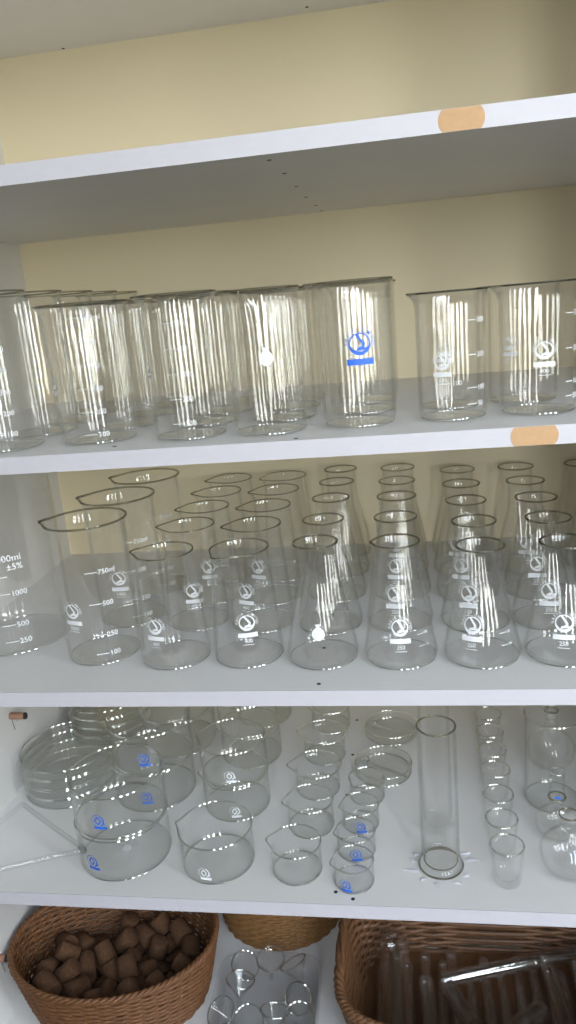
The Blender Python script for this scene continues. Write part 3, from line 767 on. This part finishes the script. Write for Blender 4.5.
FUN = [(332, 141, 30, 0.55, 0.9, 'back left corner'), (336, 104, 36, 0.25, 2.6, 'left middle'), (415, 140, 32, 0.6, -2.2, 'back right corner'),
       (374, 146, 36, 0.15, 0.5, 'back middle'), (411, 101, 31, 0.85, 0.9, 'right middle'), (326, 64, 32, 0.5, -0.7, 'front left corner'),
       (360, 54, 33, 0.45, 0.2, 'front, second from the left'), (393, 58, 33, 0.4, 2.9, 'front, second from the right'), (424, 64, 33, 0.55, 0.5, 'front right corner')]
for x, y, z, tilt, az, wh in FUN:
    t = thing('glass_funnel', f'small glass funnel in the clear plastic tray, {wh}', 'funnel', (x, y, ZF), 0, 'funnels in the plastic tray')
    d = Vector((math.sin(tilt) * math.sin(az), -math.sin(tilt) * math.cos(az), math.cos(tilt)))
    R = d.to_track_quat('Z', 'Y').to_euler()
    # the stem tip rests on the tray floor
    low = 2.6 * math.sin(tilt)
    off = Vector((0, 0, 3.0 + low)) - Vector((d.x, d.y, 0)) * 26
    for nm, me in (('cone', fun_body), ('lip', fun_rim)):
        obj(nm, me, t, tuple(c * MM for c in off), R)

# tubes in the wicker basket
def tube_mesh(r, L, closed, wall=1.4, lip=True):
    """along +y; the closed round end at +y"""
    n = 28; P = [(r + (0.8 if lip else 0), 0), (r + (0.4 if lip else 0), 2.5), (r, 5), (r, L - r)]
    I = [(r - wall, L - r), (r - wall, 5), (r - wall, 0.2)]
    if closed:
        arc = [(r * math.cos(a), L - r + r * math.sin(a)) for a in (PI / 2 * k / 8 for k in range(1, 9))]
        arci = [((r - wall) * math.cos(a), L - r + (r - wall) * math.sin(a)) for a in (PI / 2 * k / 8 for k in range(8, 0, -1))]
        arc[-1] = (0, L); arci[0] = (0, L - wall); P = P + arc + arci + I; mb = MB().lathe(P, n)
        k = len(mb.v); mb.lathe([(r - wall, 0.2), (r + (0.8 if lip else 0), 0)], n)
    else:
        P = P + [(r, L), (r - wall, L)] + I; mb = MB().lathe(P, n, None, True)
    # lathe axis z -> y
    mb.v = [(x, z, -y) for x, y, z in mb.v]
    return mb.mesh('tube', M['lab_tube'], angle=60)
FZ = ZF + 5
def lay_tube(me, name, label, loc, yaw, pitch=0.0, group=None):
    o = obj(name, me, None, [c * MM for c in loc], (pitch, 0, yaw)); tag(o, label, 'tube', group); return o
thin = tube_mesh(9.0, 165, True); thinb = tube_mesh(8.2, 150, True); mid_ = tube_mesh(11, 120, True); long_ = tube_mesh(10.5, 225, False, lip=False); big = tube_mesh(21.5, 175, True, 1.8, False); short = tube_mesh(12.5, 70, False, lip=False)
GT = 'narrow test tubes lying side by side in the wicker basket'
k = 0
for x in range(532, 862, 21):
    y = 24 + (k * 37 % 17)
    lay_tube(thin if k % 2 else thinb, 'test_tube', 'narrow glass test tube lying in the bottom layer of the wicker basket', (x, y, FZ + 10.6), random.uniform(-0.03, 0.03), 0, GT); k += 1
lay_tube(big, 'test_tube', 'widest test tube in the wicker basket, round closed end pointing back', (561, 22, FZ + 41.5), 0.06, 0.0)
lay_tube(long_, 'glass_tube', 'long clear tube slanting across the other tubes in the wicker basket', (618, 131, FZ + 31.5), -PI / 2 + 0.30, 0.0)
lay_tube(mid_, 'test_tube', 'upper test tube beside the widest one, open end toward the room', (604, 18, FZ + 32.5), 0.08, 0.0)
for i, (x, y, yaw) in enumerate(((655, 62, 0.5), (690, 50, -0.9))):
    lay_tube(short, 'glass_tube', ['short tube piece tilted left among the tubes at the basket front', 'short tube piece tilted right among the tubes at the basket front'][i], (x, y, FZ + 34), yaw, 0)
for i, (x, y) in enumerate(((774, 45), (800, 52), (826, 42), (852, 56))):
    lay_tube(mid_, 'test_tube', f'upper test tube at the right of the wicker basket, {["first", "second", "third", "fourth"][i]} from the short tube pieces', (x, y, FZ + 32.5), random.uniform(-0.1, 0.1), 0, 'upper test tubes at the right')

# ------------------------------------------------------------------ the room behind the camera
def struct(name, mb, mat, parent=None, smooth=False):
    o = obj(name, mb.mesh(name, mat, smooth), parent)
    if parent is None: o['kind'] = 'structure'
    return o
T = 120
struct('floor', MB().box(RX0, RX1, RY0, 600, FLOOR_Z - 50, FLOOR_Z), M['room_floor'])
struct('ceiling', MB().box(RX0, RX1, RY0, 600, CEIL_Z, CEIL_Z + 50), M['room_ceiling'])
struct('wall_back', MB().box(RX0, RX1, 520, 600, FLOOR_Z, CEIL_Z), M['room_wall'])
struct('wall_left', MB().box(RX0 - T, RX0, RY0, 600, FLOOR_Z, CEIL_Z), M['room_wall'])
WINS = [(520, 720), (1250, 1570), (2040, 2420)]
RWINS = [(-1800, -1400)]
WZ0, WZ1 = -350, 2080
mb = MB(); xs = [RX0] + [v for w in WINS for v in w] + [RX1]
for i in range(0, len(xs), 2): mb.box(xs[i], xs[i + 1], RY0 - T, RY0, FLOOR_Z, CEIL_Z)
for a, b in WINS:
    mb.box(a, b, RY0 - T, RY0, FLOOR_Z, WZ0); mb.box(a, b, RY0 - T, RY0, WZ1, CEIL_Z)
struct('wall_front', mb, M['room_wall'])
M['pane'] = glass_wall('window_pane', (0.97, 0.98, 0.97), (0.8, 0.85, 0.83), wavy=0)
for k, (a, b) in enumerate(WINS):
    mb = MB(); w = 22; y0, y1 = RY0 - 90, RY0 - 40
    mb.box(a, a + w, y0, y1, WZ0, WZ1).box(b - w, b, y0, y1, WZ0, WZ1).box(a + w, b - w, y0, y1, WZ0, WZ0 + w).box(a + w, b - w, y0, y1, WZ1 - w, WZ1)
    c = (a + b) / 2; mb.box(c - 8, c + 8, y0, y1, WZ0 + w, WZ1 - w); mb.box(a + w, c - 8, y0, y1, 1180, 1230); mb.box(c + 8, b - w, y0, y1, 1180, 1230)
    f = struct(f'window_{k + 1}', mb, M['window_frame'])
    obj('pane', MB().box(a + w, b - w, RY0 - 68, RY0 - 64, WZ0 + w, WZ1 - w).mesh('pane', M['pane'], False), f)
    ld = bpy.data.lights.new('window_portal', 'AREA'); ld.shape = 'RECTANGLE'; ld.size = (b - a) * MM; ld.size_y = (WZ1 - WZ0) * MM
    ld.cycles.is_portal = True
    lo = bpy.data.objects.new('window_portal', ld); C.objects.link(lo)
    lo.location = (c * MM, (RY0 - T - 20) * MM, (WZ0 + WZ1) / 2 * MM); lo.rotation_euler = (PI / 2, 0, 0)

mb = MB(); ys = [RY0] + [v for w_ in RWINS for v in w_] + [600]
for i in range(0, len(ys), 2): mb.box(RX1, RX1 + T, ys[i], ys[i + 1], FLOOR_Z, CEIL_Z)
for a, b in RWINS: mb.box(RX1, RX1 + T, a, b, FLOOR_Z, WZ0).box(RX1, RX1 + T, a, b, WZ1, CEIL_Z)
struct('wall_right', mb, M['room_wall'])
for k, (a, b) in enumerate(RWINS):
    mb = MB(); w = 22; x0, x1 = RX1 + 40, RX1 + 90; c = (a + b) / 2
    mb.box(x0, x1, a, a + w, WZ0, WZ1).box(x0, x1, b - w, b, WZ0, WZ1).box(x0, x1, a + w, b - w, WZ0, WZ0 + w).box(x0, x1, a + w, b - w, WZ1 - w, WZ1)
    mb.box(x0, x1, c - 8, c + 8, WZ0 + w, WZ1 - w).box(x0, x1, a + w, c - 8, 1180, 1230).box(x0, x1, c + 8, b - w, 1180, 1230)
    f = struct(f'window_{len(WINS) + k + 1}', mb, M['window_frame'])
    obj('pane', MB().box(RX1 + 64, RX1 + 68, a + w, b - w, WZ0 + w, WZ1 - w).mesh('pane', M['pane'], False), f)
    ld = bpy.data.lights.new('window_portal', 'AREA'); ld.shape = 'RECTANGLE'; ld.size = (b - a) * MM; ld.size_y = (WZ1 - WZ0) * MM
    ld.cycles.is_portal = True
    lo = bpy.data.objects.new('window_portal', ld); C.objects.link(lo)
    lo.location = ((RX1 + T + 20) * MM, c * MM, (WZ0 + WZ1) / 2 * MM); lo.rotation_euler = (PI / 2, 0, PI / 2)

# ------------------------------------------------------------------ daylight
w = bpy.data.worlds.new('daylight'); SC.world = w; w.use_nodes = True
nt = w.node_tree; nt.nodes.clear()
out = nt.nodes.new('ShaderNodeOutputWorld'); bg = nt.nodes.new('ShaderNodeBackground')
tc = nt.nodes.new('ShaderNodeTexCoord'); sx = nt.nodes.new('ShaderNodeSeparateXYZ'); rp = nt.nodes.new('ShaderNodeValToRGB')
nt.links.new(tc.outputs['Generated'], sx.inputs[0])
mr = nt.nodes.new('ShaderNodeMapRange'); mr.inputs['From Min'].default_value = -1; mr.inputs['From Max'].default_value = 1
nt.links.new(sx.outputs['Z'], mr.inputs['Value']); nt.links.new(mr.outputs[0], rp.inputs[0])
cr = rp.color_ramp
cr.elements[0].position = 0.0; cr.elements[0].color = (0.16, 0.15, 0.12, 1)
cr.elements[1].position = 1.0; cr.elements[1].color = (0.70, 0.88, 1.22, 1)
for pos, col in ((0.41, (0.20, 0.20, 0.17, 1)), (0.46, (0.50, 0.50, 0.45, 1)), (0.51, (0.84, 0.86, 0.87, 1)), (0.62, (0.96, 0.985, 1.04, 1))):
    e = cr.elements.new(pos); e.color = col
nt.links.new(rp.outputs[0], bg.inputs[0]); bg.inputs[1].default_value = 27.0
nt.links.new(bg.outputs[0], out.inputs[0])

# ------------------------------------------------------------------ camera
def make_camera():
    rx, ry, rz = -0.26604, -0.08825, 0.16564
    cz, sz = math.cos(rz), math.sin(rz)
    right = Vector((cz, sz, 0)); fwd = Vector((-sz, cz, 0)); up = Vector((0, 0, 1))
    c, s = math.cos(rx), math.sin(rx); f2 = fwd * c + up * s; u2 = up * c - fwd * s
    c, s = math.cos(ry), math.sin(ry); r3 = right * c + u2 * s; u3 = u2 * c - right * s
    cd = bpy.data.cameras.new('camera'); co = bpy.data.objects.new('camera', cd); C.objects.link(co)
    cd.sensor_fit = 'VERTICAL'; cd.sensor_height = 24.0; cd.lens = 761.74 / 1024 * 24.0
    cd.clip_start = 0.02; cd.clip_end = 100
    m = Matrix(((r3.x, u3.x, -f2.x, 0.60341), (r3.y, u3.y, -f2.y, -0.72356), (r3.z, u3.z, -f2.z, 0.10919), (0, 0, 0, 1)))
    co.matrix_world = m; SC.camera = co
make_camera()

# ------------------------------------------------------------------ render look
SC.view_settings.view_transform = 'Standard'; SC.view_settings.look = 'None'
SC.view_settings.gamma = 1.0; SC.view_settings.use_curve_mapping = False
SC.view_settings.exposure = 0.15
cy = SC.cycles
cy.max_bounces = 24; cy.diffuse_bounces = 5; cy.glossy_bounces = 6; cy.transmission_bounces = 20; cy.transparent_max_bounces = 160
cy.caustics_reflective = False; cy.caustics_refractive = True
cy.use_denoising = True
cy.sample_clamp_indirect = 6.0
